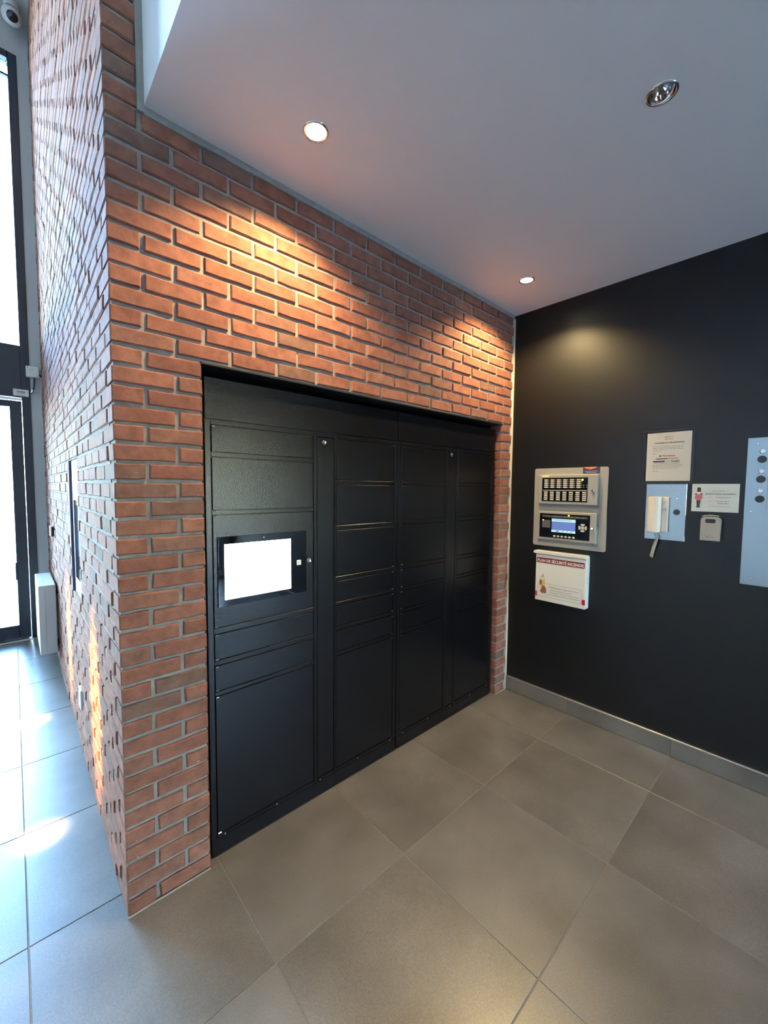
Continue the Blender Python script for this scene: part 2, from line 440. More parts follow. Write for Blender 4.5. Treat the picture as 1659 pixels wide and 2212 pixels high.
for s in side[298:]:
    ext_box(far, 0.09, s[1]-s[0], (0.045 + random.uniform(-.003, .003), (s[0]+s[1])/2, (s[2]+.5)*C))
q = put('far_bricks', far, BRICK, ws); q['kind'] = 'stuff'

# ------------------------------------------------------------------ ceiling with round cut-outs for the downlights
LIGHTS = [(0.607, -0.322, True), (2.153, -0.322, True), (1.36, -1.222, False)]
HR = 0.040
def holed_ceiling(x0, x1, y0, y1, z, th, lights, hr):
    bm = bmesh.new(); p = 0.09
    xs = sorted({x0, x1, *[l[0]-p for l in lights], *[l[0]+p for l in lights]})
    ys = sorted({y0, y1, *[l[1]-p for l in lights], *[l[1]+p for l in lights]})
    for a, b in zip(xs, xs[1:]):
        for c, d in zip(ys, ys[1:]):
            hit = [l for l in lights if abs((a+b)/2-l[0]) < 1e-3 and abs((c+d)/2-l[1]) < 1e-3 and abs(b-a-2*p) < 1e-6]
            if not hit:
                bm.faces.new([bm.verts.new(v) for v in ((a, c, z), (a, d, z), (b, d, z), (b, c, z))]); continue
            cx, cy = hit[0][:2]; n = 32; inn = []; out = []
            for i in range(n):
                t = 2*math.pi*(i+.5)/n; q = max(abs(math.cos(t)), abs(math.sin(t)))
                inn.append(bm.verts.new((cx+hr*math.cos(t), cy+hr*math.sin(t), z))); out.append(bm.verts.new((cx+p*math.cos(t)/q, cy+p*math.sin(t)/q, z)))
            for i in range(n): bm.faces.new((inn[i], inn[(i+1) % n], out[(i+1) % n], out[i]))
            for i, (sx, sy) in enumerate(((1, 1), (-1, 1), (-1, -1), (1, -1))):
                a0 = (n*(2*i+1)//8 - 1) % n
                bm.faces.new((out[a0], out[(a0+1) % n], bm.verts.new((cx+sx*p, cy+sy*p, z))))
    box(bm, x0+.06, x1, y0, y1, z+th, z+th+.05)
    for f in bm.faces: f.normal_update()
    return bm
structure('ceiling', holed_ceiling(XF, XC, YB, 0.0, H, 0.16, LIGHTS, HR), CEIL, 'low painted ceiling over the locker corner')
structure('trim_1', newbox(XF, XF+.05, YB, 0.0, H+.001, HL), FASCIA, 'pale fascia standing on the edge of the low ceiling')
structure('ceiling_lobby', newbox(XL-.1, XC+.1, YB-.1, YE+.1, HL, HL+.1), WHITEWALL, 'high lobby ceiling')
# sealant beads where ceiling, fascia and black wall meet the brick
bm = bmesh.new(); nseg = 26
for i in range(nseg):
    a = XF + (XC-.02-XF)*i/nseg; b = XF + (XC-.02-XF)*(i+1)/nseg
    box(bm, a, b, -0.006, 0.012, H-.024 - random.uniform(0, .004), H+.002)
structure('trim_2', bm, SEAL, 'rough grey sealant strip between ceiling and brick')
structure('trim_3', newbox(XF-.021, XF+.002, -0.006, 0.012, H-.022, HL, bevel=0.001), SEAL, 'grey sealant strip between fascia and brick')
structure('trim_4', newbox(XC-.018, XC, -0.004, 0.012, 0.0, H-.022, bevel=0.002), CAULK, 'cream caulk line between brick and black wall')

bm = bmesh.new()
for a, b in ((0.0, OX0-.004), (OX1, XC-.02)): box(bm, a, b, -0.0055, 0.0, 0.0, 0.0065, bevel=.0015)
structure('trim_5', bm, SEAL, 'thin pale sealant line along the foot of the brick')
# ------------------------------------------------------------------ black wall, baseboard, other shell walls
structure('wall_right', newbox(XC, XC+.1, YB-.1, YE+.1, 0, HL), BLACKWALL, 'black painted wall')
bb = structure('baseboard_right', newbox(XC-.008, XC, YB, -0.001, 0, 0.106), GROUT, 'tiled skirting under the black wall')
bt = {}
for j in range(-9, 1):
    ya, yb = max(-0.4896+(j-1)*.6092, YB), min(-0.4896+j*.6092, -0.001)
    if j == 1: continue
    k = round(yb-ya, 3)
    if k not in bt: bt[k] = mesh_of(newbox(-.0105, 0, -(yb-ya)/2+.0015, (yb-ya)/2-.0015, 0.003, 0.106, bevel=0.001), 'skirting_tile', TILE)
    link('skirting_tile', bt[k], bb, (XC-.002, (ya+yb)/2, 0))
k = 0.4886
link('skirting_tile', mesh_of(newbox(-.0105, 0, -0.2428, 0.2428, 0.003, 0.106, bevel=0.001), 'skirting_tile', TILE), bb, (XC-.002, -0.2443, 0))
put('metal_edge', newbox(XC-.013, XC, YB, -0.001, 0.106, 0.114, bevel=0.001), ALUBRIGHT, bb, label='bright metal edge trim')
BX0, BX1, BZ1 = 1.75, 2.45, 2.1
bm = bmesh.new()
box(bm, XL-.1, BX0, YB-.1, YB, 0, HL); box(bm, BX1, XC+.1, YB-.1, YB, 0, HL); box(bm, BX0, BX1, YB-.1, YB, BZ1, HL); box(bm, BX0, BX1, YB-.1, YB, 0, .1)
structure('wall_back', bm, WHITEWALL, 'wall with a narrow window behind the viewer')
bm = bmesh.new()
for x in (BX0, BX1-.06): box(bm, x, x+.06, YB-.08, YB, .1, BZ1)
for x0, x1 in ((BX0+.06, BX1-.06),):
    for z in (.1, 1.0, BZ1-.06): box(bm, x0, x1, YB-.08, YB, z, z+.06)
w3 = structure('window_2', bm, ALU, 'dark framed window behind the viewer')
for x0, x1 in ((BX0+.06, BX1-.06),):
    for z0, z1 in ((.16, 1.0), (1.06, BZ1-.06)): put('pane', newbox(x0, x1, YB-.045, YB-.035, z0, z1), GLASS, w3)

# entrance wall with the tall glazed frame
GX0, GX1, GZ = -2.45, -0.09, 5.72
bm = bmesh.new()
box(bm, GX1, XC, YE, YE+.15, 0, HL); box(bm, XL-.1, GX0, YE, YE+.15, 0, HL); box(bm, GX0, GX1, YE, YE+.15, GZ, HL)
structure('wall_entrance', bm, WHITEWALL, 'pale grey wall round the glazed entrance')
bm = bmesh.new()
FY0, FY1 = YE-.01, YE+.11
box(bm, -0.157, GX1, FY0, FY1, 0, GZ, bevel=.003); box(bm, GX0, GX0+.07, FY0, FY1, 0, GZ, bevel=.003)
box(bm, GX0+.07, -.157, FY0, FY1, GZ-.065, GZ, bevel=.003); box(bm, GX0+.07, -.157, FY0, FY1, 2.455, 2.966, bevel=.003)
box(bm, -1.33, -1.27, FY0, FY1, 2.966, GZ-.065, bevel=.003); box(bm, -1.27, -1.20, FY0, FY1, 0, 2.455, bevel=.003)
w1 = structure('window_1', bm, ALU, 'tall dark framed glazing over and around the entrance door')
put('pane', newbox(-1.27, -.157, YE+.04, YE+.052, 2.966, GZ-.065), GLASS, w1, label='clear glass pane')
put('pane', newbox(GX0+.07, -1.33, YE+.04, YE+.052, 2.966, GZ-.065), GLASS, w1, label='clear glass pane')
put('pane', newbox(GX0+.07, -1.27, YE+.04, YE+.052, 0.06, 2.455), GLASS, w1, label='clear glass pane')
put('glazing_bar', newbox(-1.27, -.157, YE+.03, YE+.062, 5.515, 5.535), ALU, w1, label='thin dark glazing bar')
put('sill', newbox(GX0+.07, -1.27, FY0, FY1, 0, 0.06), ALU, w1)
put('header_strip', newbox(-1.20, -.157, FY0+.002, FY1, 2.425, 2.447), ALUBRIGHT, w1, label='bright strip under the dark header')  # narrow bright strip between header and door top
bm = bmesh.new()
DX0, DX1 = -1.195, -0.160
box(bm, -0.252, DX1, YE+.0, YE+.05, 0.012, 2.42, bevel=.003); box(bm, DX0, DX0+.092, YE+.0, YE+.05, 0.012, 2.42, bevel=.003)
box(bm, DX0+.092, -.252, YE, YE+.05, 0.012, 0.155, bevel=.003); box(bm, DX0+.092, -.252, YE, YE+.05, 2.357, 2.42, bevel=.003)
d1 = structure('door_1', bm, ALU, 'dark aluminium framed glass entrance door')
put('pane', newbox(DX0+.092, -.252, YE+.02, YE+.03, 0.155, 2.357), GLASS, d1, label='clear door glass')
put('pull_handle', tube(bmesh.new(), [(DX0+.14, YE-.005, .85), (DX0+.14, YE-.06, .85), (DX0+.14, YE-.06, 1.35), (DX0+.14, YE-.005, 1.35)], .013, 8), ALUBRIGHT, d1, label='bright metal pull handle')
put('lock_case', newbox(-.262, -.243, YE-.012, YE+.045, 0.62, 0.80, bevel=.004), ALU, d1, label='dark lock case on the door stile')
put('threshold', newbox(DX0, -.175, YE-.07, YE+.0, 0.0, 0.014, bevel=.003), ALUBRIGHT, d1, label='pale metal threshold')

# plain lobby wall (out of frame to the left)
structure('wall_left', newbox(XL-.1, XL, YB-.1, YE+.1, 0, HL), FASCIA, 'plain pale lobby wall')
bm = bmesh.new(); box(bm, -30, 30, YE+.12, 40, -.12, -.03); box(bm, -30, XL-.1, -30, YE+.12, -.12, -.03); box(bm, XL-.1, 30, -30, YB-.1, -.12, -.03)
structure('ground', bm, ASPHALT, 'pale paving outside the glass')

# ------------------------------------------------------------------ parcel lockers
YL = 0.035
COLZ = [(1.623, 1.826), (1.391, 1.598), (1.126, 1.362), (0.992, 1.099), (0.860, 0.968), (0.727, 0.836), (0.099, 0.704)]
SCRZ = [(1.724, 1.830), (1.486, 1.701), (0.995, 1.465), (0.857, 0.966), (0.724, 0.831), (0.097, 0.700)]
def locker(name, label, x0, x1, c1, strip, c2, z1s, z2s, screws, lockx, screen):
    ox = (x0+x1)/2
    t = thing(name, label, 'locker', (ox, YL, 0), 0, 'parcel locker units')
    def part(nm, bm, m, lab=None, parent=t, smooth=False):
        if parent is t: bmesh.ops.translate(bm, verts=bm.verts[:], vec=(-ox, -YL, 0))
        return put(nm, bm, m, parent, label=lab, smooth=smooth)
    part('carcass', newbox(x0+.002, x1-.002, YL+.009, YL+.50, 0.0, 2.02), LOCKER)
    f = bmesh.new(); b = .0016; g = .003
    cols = [(c1, z1s), (strip, [(0.097, 1.828)]), (c2, z2s)]
    zt, zb = 1.851, 0.078
    edges = [x0] + [v for c, _ in cols for v in c] + [x1]
    for a, e in ((x0, c1[0]-g), (c1[1]+g, strip[0]-g), (strip[1]+g, c2[0]-g), (c2[1]+g, x1)):
        box(f, a, e, YL, YL+.012, zb, zt, bevel=b)
    for c, zs in cols:
        tops = sorted(zs, reverse=True); last = zt
        for z0, z1 in tops:
            if last - (z1+g) > .004: box(f, c[0]-g+.0005, c[1]+g-.0005, YL+.0006, YL+.012, z1+g, last, bevel=b)
            last = z0 - g
        if last - zb > .004: box(f, c[0]-g+.0005, c[1]+g-.0005, YL+.0006, YL+.012, zb, last, bevel=b)
    part('face_frame', f, LOCKER)
    part('top_panel', newbox(x0+.001, x1-.001, YL-.0005, YL+.012, 1.855, 2.020, bevel=b), LOCKER)
    k = part('kick_plate', newbox(x0+.001, x1-.001, YL+.001, YL+.012, 0.004, 0.0765, bevel=.001), LOCKER)
    sc = mesh_of(lathe(bmesh.new(), [(.0002, -.0022), (.003, -.002), (.0042, -.0008), (.0042, .001)], 'y', n=10), 'screw', CHROME)
    for sx in screws: link('screw', sc, t, (sx-ox, -0.0002, 0.084))['label'] = 'small bright screw head'
    pin = mesh_of(lathe(bmesh.new(), [(.0002, -.006), (.0022, -.006), (.0022, .006), (.0002, .006)], 'x', n=8), 'hinge_pin', CHROME)
    def door(c, z0, z1, side, nm='locker_door'):
        w, h = c[1]-c[0], z1-z0
        bmd = newbox(-w/2, w/2, 0.0012, .0085, -h/2, h/2, bevel=.0018)
        o = put(nm, bmd, LOCKER, t, (( c[0]+c[1])/2-ox, 0, (z0+z1)/2))
        if side:
            for zz in (-h/2+.003, h/2-.003):
                p = link('hinge_pin', pin, o, (side*(w/2-.008), 0.0006, zz)); p['label'] = 'tiny bright hinge pin'
        return o
    doors = []
    for z0, z1 in z1s: doors.append(door(c1, z0, z1, -1, 'screen_door' if screen and z0 == .995 else 'locker_door'))
    for z0, z1 in z2s: door(c2, z0, z1, 1)
    ls = put('lock_strip', newbox(-(strip[1]-strip[0])/2, (strip[1]-strip[0])/2, .0012, .0085, -.8655, .8655, bevel=.0018), LOCKER, t, ((strip[0]+strip[1])/2-ox, 0, .9625))
    cyl = lathe(bmesh.new(), [(.0002, -.005), (.0035, -.005), (.0038, -.0035), (.0095, -.0045), (.0115, -.003), (.0115, .002)], 'y', n=20)
    cme = mesh_of(cyl, 'lock_cylinder', CHROME)
    link('lock_cylinder', cme, ls, (lockx[0]-(strip[0]+strip[1])/2, 0.001, lockx[1]-.9625))['label'] = 'round chrome lock cylinder'
    if screen:
        d = doors[2]; dx, dz = (c1[0]+c1[1])/2, (0.995+1.465)/2
        def sp(nm, bmq, m, lab):
            bmesh.ops.translate(bmq, verts=bmq.verts[:], vec=(-dx, 0, -dz)); return put(nm, bmq, m, d, label=lab)
        sp('bezel', newbox(.357, .778, -.0055, .003, 1.079, 1.375, bevel=.0012), BLACKGLASS, 'glossy black glass bezel')
        sp('display', newbox(.384, .694, -.0062, -.004, 1.108, 1.343), SCREENWHITE, 'lit blank white touch screen')
        sp('camera_dot', lathe(bmesh.new(), [(.0002, -.0066), (.003, -.0066), (.003, -.005)], 'y', (.560, 0, 1.360), 12), GREYPLASTIC, 'small grey camera dot')
        sp('reader_label', newbox(.725, .748, -.0062, -.005, 1.214, 1.238), WHITEPLASTIC2, 'small white square reader label')
        sp('reader_dot', newbox(.7345, .738, -.0066, -.005, 1.225, 1.2285), INK, 'dark dot on the reader label')
        link('lock_cylinder', cme, d, (.795-dx, .001, 1.229-dz))['label'] = 'round chrome lock cylinder with key slot'
    return t
locker('parcel_locker', 'black parcel locker unit with the lit white touch screen, left in the brick opening',
       0.314, 1.396, (.341, .821), (.845, .944), (.959, 1.367), SCRZ, COLZ, (.372, .616, .860, 1.107, 1.351), (.884, 1.804), True)
locker('parcel_locker', 'plain black parcel locker unit without screen, on the right next to the corner',
       1.401, 2.411, (1.427, 1.835), (1.854, 1.945), (1.969, 2.366), COLZ, COLZ, (1.458, 1.69, 1.917, 2.15, 2.36), (1.893, 1.806), False)

# ------------------------------------------------------------------ downlights
def downlight(x, y, lit, label):
    t = thing('ceiling_downlight', label, 'ceiling light', (x, y, H), 0, 'recessed round ceiling downlights')
    ring = lathe(bmesh.new(), [(.0395, .02), (.0375, -.001), (.040, -.004), (.045, -.0035), (.0465, .0)], 'z', n=32)
    put('trim_ring', ring, CHROME, t, label='chrome trim ring', smooth=True)
    can = lathe(bmesh.new(), [(.0395, .004), (.0395, .11), (.001, .11)], 'z', n=32)
    put('can', can, BLACKPLASTIC if not lit else CHROME, t, label='recessed can', smooth=True)
    if lit:
        put('lamp_lens', lathe(bmesh.new(), [(.0005, .002), (.018, .004), (.034, .010), (.0345, .03)], 'z', n=28), LAMP_ON, t, label='lit warm lamp lens', smooth=True)
        L = bpy.data.lights.new('halogen_beam', 'SPOT'); L.energy = DOWNLIGHT_W; L.color = WARM
        L.spot_size = math.radians(136); L.spot_blend = 0.55; L.shadow_soft_size = 0.028
        lo = bpy.data.objects.new('halogen_beam', L); COL.objects.link(lo); lo.parent = t; lo.location = (0, 0, -0.006)
    else:
        g = lathe(bmesh.new(), [(.0345, -.002), (.036, .002), (.034, .012), (.030, .010), (.0295, .004), (.0345, -.002)], 'z', n=28)
        o = put('gimbal_ring', g, CHROME, t, (0, 0, .006), label='tilted chrome gimbal ring', smooth=True); o.rotation_euler = (math.radians(-14), math.radians(10), 0)
        r = lathe(bmesh.new(), [(.0285, .006), (.024, .022), (.012, .040), (.004, .046)], 'z', n=24)
        o = put('reflector', r, CHROME, t, (0, 0, .006), label='faceted lamp reflector'); o.rotation_euler = (math.radians(-14), math.radians(10), 0)
        o = put('bulb', lathe(bmesh.new(), [(.0005, .020), (.004, .022), (.005, .030), (.005, .045)], 'z', n=12), GREYPLASTIC, t, (0, 0, .006), label='unlit lamp capsule'); o.rotation_euler = (math.radians(-14), math.radians(10), 0)
downlight(*LIGHTS[0], 'lit round downlight in the ceiling nearest the fascia edge')
downlight(*LIGHTS[1], 'lit round downlight in the ceiling corner by the black wall')
downlight(*LIGHTS[2], 'unlit chrome gimbal downlight in the grey ceiling')
def lobby_spot(x, y, label, aim, cone, watts, col):
    t = thing('lobby_spotlight', label, 'ceiling light', (x, y, HL), 0, 'lobby ceiling spotlights')
    put('trim_ring', lathe(bmesh.new(), [(.05, .0), (.05, -.012), (.04, -.012), (.038, -.002)], 'z', n=24), CHROME, t)
    put('lamp_lens', lathe(bmesh.new(), [(.0005, -.005), (.038, -.004), (.039, -.001)], 'z', n=24), LAMP_ON, t)
    L = bpy.data.lights.new('spot_beam', 'SPOT'); L.energy = watts; L.color = col
    L.spot_size = math.radians(cone); L.spot_blend = 1.0; L.shadow_soft_size = 0.02
    lo = bpy.data.objects.new('spot_beam', L); COL.objects.link(lo); lo.parent = t; lo.location = (0, 0, -.02)
    lo.rotation_euler = (0, -math.atan2(aim[0]-x, HL-.02-aim[2]), 0)
for y, w in ((0.67, 'nearest the brick corner'), (1.87, 'nearest the glass door')):
    lobby_spot(-.21, y, 'lobby ceiling spotlight close above the brick side wall, ' + w, (-.21, y, 0), 2.3, LOBBY_SPOT_W, (1.0, 0.85, 0.65))
    lobby_spot(-2.2, y, 'lobby ceiling spotlight far from the brick side wall, ' + w, (0, y+.05, .56), 4.0, LOBBY_WASH_W, (1.0, 0.60, 0.15))

# ------------------------------------------------------------------ things on the black wall
# front view: local x runs to the right (world -y), y into the wall, z up
class OnWall:
    def __init__(self, name, label, cat, xc, zb, group=None, side=False):
        self.o = (xc, 0, zb)
        loc = (XC, -xc, zb) if not side else (0.0, -xc, zb)
        self.t = thing(name, label, cat, loc, -math.pi/2, group)
    def part(self, name, bm, m, label=None, smooth=False):
        bmesh.ops.translate(bm, verts=bm.verts[:], vec=(-self.o[0], 0, -self.o[2]))
        return put(name, bm, m, self.t, label=label, smooth=smooth)
    def sub(self, parent, name, bm, m, label=None, smooth=False):
        bmesh.ops.translate(bm, verts=bm.verts[:], vec=(-self.o[0], 0, -self.o[2]))
        return put(name, bm, m, parent, label=label, smooth=smooth)
    def text(self, s, x, z, y, h, m, parent=None, **k):
        return lettering(parent or self.t, s, x-self.o[0], z-self.o[2], y, h, m, **k)

# fire alarm panel
a = OnWall('fire_alarm_panel', 'grey steel fire alarm control panel with two hinged black fronted doors on the black wall', 'control panel', .4465, 1.176)
a.part('back_plate', prism(bmesh.new(), rrect(.198, .695, 1.176, 1.733, .012), -.012, 0), PANELGREY)
a.part('recess_plate', newbox(.236, .655, -.0135, -.01, 1.215, 1.690, bevel=.001), PANELGREY)
ud = a.part('upper_door', newbox(.242, .642, -.046, -.012, 1.480, 1.684, bevel=.003), PANELGREY)
ld = a.part('lower_door', newbox(.239, .645, -.046, -.012, 1.226, 1.428, bevel=.003), PANELGREY)
a.sub(ud, 'window', newbox(.272, .584, -.0475, -.045, 1.499, 1.664), BLACKGLASS, 'black glossy key field')
a.sub(ud, 'divider', newbox(.278, .582, -.049, -.046, 1.5745, 1.5785), BUTTON, 'pale divider line')
def key_mesh(w, h): return mesh_of(prism(bmesh.new(), rrect(-w/2, w/2, -h/2, h/2, h*.3, 2), -.0015, .001), 'key', BUTTON)
km = key_mesh(.027, .0082); lm = mesh_of(newbox(-.003, .003, -.0008, .001, -.0015, .0015), 'indicator', BUTTON)
def at(o, x, y, z): return (x-o.o[0], y, z-o.o[2])
for c in range(6):
    x = .302 + c*.0446
    for r in range(5):
        z = 1.649 - r*.0128
        link('key', km, ud, at(a, x, -.0478, z)); link('indicator', lm, ud, at(a, x+.0195, -.0478, z))
for c in range(7):
    x = .301 + c*.0440
    for r in range(5): link('key', km, ud, at(a, x, -.0478, 1.5632 - r*.0128))
for x in (.563, .582):
    for z in (1.612, 1.599): link('indicator', lm, ud, at(a, x-.004, -.0478, z))
a.sub(ud, 'led', lathe(bmesh.new(), [(.0004, -.054), (.004, -.053), (.006, -.050), (.006, -.047)], 'y', (.550, 0, 1.648), 14), LED_Y, 'lit yellow led')
lk = lambda x, z: lathe(bmesh.new(), [(.0004, -.058), (.006, -.058), (.0085, -.055), (.009, -.046)], 'y', (x, 0, z), 16)
a.sub(ud, 'lock', lk(.618, 1.578), CHROME, 'round chrome lock')
a.sub(ud, 'label', newbox(.271, .321, -.0468, -.045, 1.668, 1.680), CREAMLABEL, 'small cream label')
stk = a.part('sticker', newbox(.537, .645, -.0132, -.010, 1.687, 1.733), PURPLE, 'dark violet sticker with an orange tab')
a.sub(stk, 'orange_tab', prism(bmesh.new(), [(.539, 1.7335), (.631, 1.7335), (.608, 1.724), (.588, 1.718), (.566, 1.722)], -.0138, -.012), ORANGE, 'orange triangular tab')
sb = bmesh.new()
for z, x0, x1 in ((1.706, .550, .632), (1.697, .560, .622)):
    x = x0
    while x < x1: w = random.uniform(.006, .014); box(sb, x, min(x+w, x1), -.0136, -.012, z-.0014, z+.0014); x += w+.003
a.sub(stk, 'print_lines', sb, BUTTON, 'small pale print lines')
a.sub(ld, 'window', newbox(.262, .607, -.0475, -.045, 1.243, 1.412), BLACKGLASS, 'black glossy front')
a.sub(ld, 'indicator_bar', prism(bmesh.new(), rrect(.279, .592, 1.387, 1.400, .006), -.0485, -.046), DARKGREY, 'dark grey indicator bar')
for x, w in ((.292, .022), (.345, .022), (.425, .014), (.505, .012), (.545, .010), (.580, .012)):
    a.sub(ld, 'indicator_window', newbox(x-w/2, x+w/2, -.0488, -.047, 1.3905, 1.3965), INK)
a.sub(ld, 'led', lathe(bmesh.new(), [(.0004, -.053), (.004, -.052), (.0055, -.049), (.0055, -.047)], 'y', (.468, 0, 1.4035), 14), LED_Y, 'lit yellow led')
a.sub(ld, 'led', lathe(bmesh.new(), [(.0004, -.052), (.003, -.051), (.004, -.048), (.004, -.047)], 'y', (.288, 0, 1.365), 12), LED_W, 'lit white led')
a.sub(ld, 'text_block', newbox(.281, .340, -.0480, -.047, 1.312, 1.366), DARKGREY, 'grey block of small print')
lcd = a.sub(ld, 'lcd_display', newbox(.351, .515, -.0482, -.046, 1.285, 1.379), LCD_BLUE, 'lit blue display')
a.sub(ld, 'lcd_header', newbox(.351, .515, -.0486, -.047, 1.366, 1.379), LCD_GREY, 'grey blue header strip')
a.sub(ld, 'lcd_footer', newbox(.351, .515, -.0486, -.047, 1.285, 1.298), LCD_PALE, 'pale green footer strip')
a.sub(ld, 'lcd_rule', newbox(.351, .515, -.0486, -.047, 1.359, 1.364), LCD_PALE, 'pale rule')
a.sub(ld, 'lcd_mark', newbox(.487, .510, -.0489, -.047, 1.365, 1.374), LCD_GREEN, 'green mark')
rb = bmesh.new()
for i in range(7): box(rb, .359, .509, -.0485, -.047, 1.304+i*.0075, 1.305+i*.0075)
a.sub(ld, 'lcd_rows', rb, LCD_GREY, 'faint list rows')
rb = bmesh.new()
for x0, x1 in ((.356, .360), (.372, .376), (.383, .402), (.407, .411), (.424, .431), (.434, .439), (.456, .460), (.464, .468), (.484, .489), (.493, .497)): box(rb, x0, x1, -.0489, -.048, 1.288, 1.2955)
a.sub(ld, 'lcd_marks', rb, INK, 'small dark footer marks')
om = mesh_of(prism(bmesh.new(), disc(0, 0, .0068, 14, 1.35), -.0018, .001), 'key', BUTTON)
for i in range(6): link('oval_key', om, ld, at(a, .373 + i*.0262, -.0478, 1.256))
for q in range(4):
    pts = []
    for i in range(7): t = math.radians(90*q - 33 + 11*i); pts.append((.562 + .0275*math.cos(t), 1.327 + .0275*math.sin(t)))
    for i in range(7): t = math.radians(90*q + 33 - 11*i); pts.append((.562 + .0135*math.cos(t), 1.327 + .0135*math.sin(t)))
    a.sub(ld, 'arrow_key', prism(bmesh.new(), pts, -.0495, -.047), BUTTON)
a.sub(ld, 'round_key', prism(bmesh.new(), disc(.562, 1.327, .0105, 16), -.0495, -.047), BUTTON)
a.sub(ld, 'lock', lk(.622, 1.328), CHROME, 'round chrome lock')

# fire plan box
a = OnWall('fire_plan_box', 'white metal fire safety plan box with red banner, under the grey alarm panel', 'document box', .425, .783)
D = .062
a.part('shell', newbox(.250, .600, -D, 0, .783, 1.124, bevel=.004, seg=2), WHITEMETAL)
lid = bmesh.new(); prism(lid, [(.236, 1.128), (.239, 1.142), (.593, 1.142), (.600, 1.130), (.597, 1.124), (.244, 1.124)], -D-.012, -.004)
a.part('lid', lid, WHITEMETAL, 'white lid with a folded front lip')
ban = a.part('banner', newbox(.258, .590, -D-.0012, -D+.001, 1.058, 1.0955), INKRED, 'dark red banner')
a.text('PLAN DE SÉCURITÉ INCENDIE', .264, 1.0655, -D-.0014, .0195, WHITEPLASTIC2, width=.321, bold=.0008, parent=ban).name = 'banner_lettering'
for x0, x1 in ((.2515, .266), (.580, .600)):
    a.part('red_reflector', newbox(x0, x1, -D-.0015, -D+.001, .8125, .8485), REDPRINT, 'small bright red tape square')
a.part('print_frame', ribbon(bmesh.new(), rrect(.271, .575, .816, .911, .008, 3), .0013, -D-.0006, -D+.0005, True), INKGREY, 'thin grey print frame')
a.text('Prévention Suprême inc.', .352, .885, -D-.0004, .0115, INKGREY, width=.205)
a.text('• Plan de Sécurité incendie', .357, .8665, -D-.0004, .0085, INKGREY, width=.155)
a.text("• Formation Exercice d'évacuation", .357, .850, -D-.0004, .0085, INKGREY, width=.203)
a.text('1-877', .335, .8335, -D-.0004, .0080, INKGREY, width=.045)
rb = bmesh.new(); x = .388
while x < .565: w = random.uniform(.005, .012); box(rb, x, x+w, -D-.0005, -D+.0005, .8352, .8392); x += w+.003
a.part('print_line', rb, INKGREY, 'line of small illegible print')
pd = a.part('padlock_picture', prism(bmesh.new(), rrect(.283, .322, .896, .935, .004, 3), -D-.0012, -D), GOLD, 'printed brass padlock held by a hand')
a.sub(pd, 'padlock_shade', prism(bmesh.new(), [(.283, .898), (.299, .896), (.300, .932), (.283, .935)], -D-.0014, -D), BROWN, 'darker side of the padlock')
sh = [(.303 + .0135*math.cos(math.radians(t)), .944 + .020*math.sin(math.radians(t))) for t in range(0, 181, 15)]
a.sub(pd, 'shackle', ribbon(bmesh.new(), [(.3165, .934)] + sh + [(.2895, .934)], .004, -D-.0012, -D), GREYPLASTIC, 'grey shackle')
a.sub(pd, 'key', ribbon(bmesh.new(), [(.302, .955), (.307, .967), (.309, .977)], .004, -D-.0015, -D), DARKGREY, 'dark key stem')
a.sub(pd, 'hand', prism(bmesh.new(), [(.300, .895), (.322, .893), (.333, .872), (.334, .850), (.326, .838), (.316, .845), (.306, .836), (.298, .842), (.287, .851), (.296, .868)], -D-.0011, -D), BROWN, 'brown hand')
for z in (1.085, .955, .82):
    a.part('rivet', lathe(bmesh.new(), [(.0003, .6025), (.003, .602), (.0035, .599)], 'x', (0, -.030, z), 10), GREYPLASTIC, 'small rivet')

# posted notice in a clear sleeve
a = OnWall('notice_sheet', 'white letter sheet with courier logos in a clear plastic sleeve above the intercom plate', 'notice', 1.012, 1.63)
a.part('sheet', newbox(.903, 1.122, -.0022, -.0014, 1.638, 1.922), PAPER)
a.text('REGENCY Z', 1.012, 1.893, -.0024, .009, INKGREY, align='CENTER', width=.042, depth=.0001, name='letterhead')
a.text('CENTRAL', 1.012, 1.880, -.0024, .008, INKGREY, align='CENTER', width=.040, depth=.0001, name='letterhead')
a.text('Commande vos colis directement', 1.015, 1.8590, -.0024, .0085, INK, align='CENTER', width=.148, depth=.0001, bold=.0003)
rb = bmesh.new()
def lines(zs, x0s, x1s, th=.0020):
    for z, x0, x1 in zip(zs, x0s, x1s):
        x = x0
        while x < x1: w = random.uniform(.006, .016); box(rb, x, min(x+w, x1), -.0025, -.0021, z, z+th); x += w+.0035
lines((1.842, 1.833, 1.8245, 1.814, 1.799), (.935,)*5, (1.088, 1.084, 1.086, .978, .952))
lines((1.731, 1.722, 1.712, 1.697), (.936,)*4, (1.083, 1.083, 1.062, .966))
a.part('print_lines', rb, INKGREY, 'rows of small print too fine to read')
a.part('logo_badge', prism(bmesh.new(), rrect(.968, .978, 1.7815, 1.790, .002, 2), -.0026, -.0021), INKBLUE, 'small dark courier badge')
a.text('Purolator', .983, 1.7825, -.0024, .0080, INKRED, width=.066, depth=.0001, bold=.0003, shear=.2, name='courier_logo')
a.part('logo_band', newbox(1.005, 1.062, -.0025, -.0021, 1.7655, 1.774), PINKPALE, 'pale rose logo band')
lg = bmesh.new(); x = .953
while x < 1.003: w = random.uniform(.005, .010); box(lg, x, x+w, -.0026, -.0021, 1.7655, 1.772); x += w+.0015
a.part('logo_marks', lg, INKRED, 'dark red courier marks')
a.part('logo_block', newbox(.938, .996, -.0026, -.0021, 1.7485, 1.758), INKBLUE, 'dark blue logo block')
a.part('logo_rule', newbox(1.000, 1.029, -.0026, -.0021, 1.7530, 1.755), INK, 'dark rule')
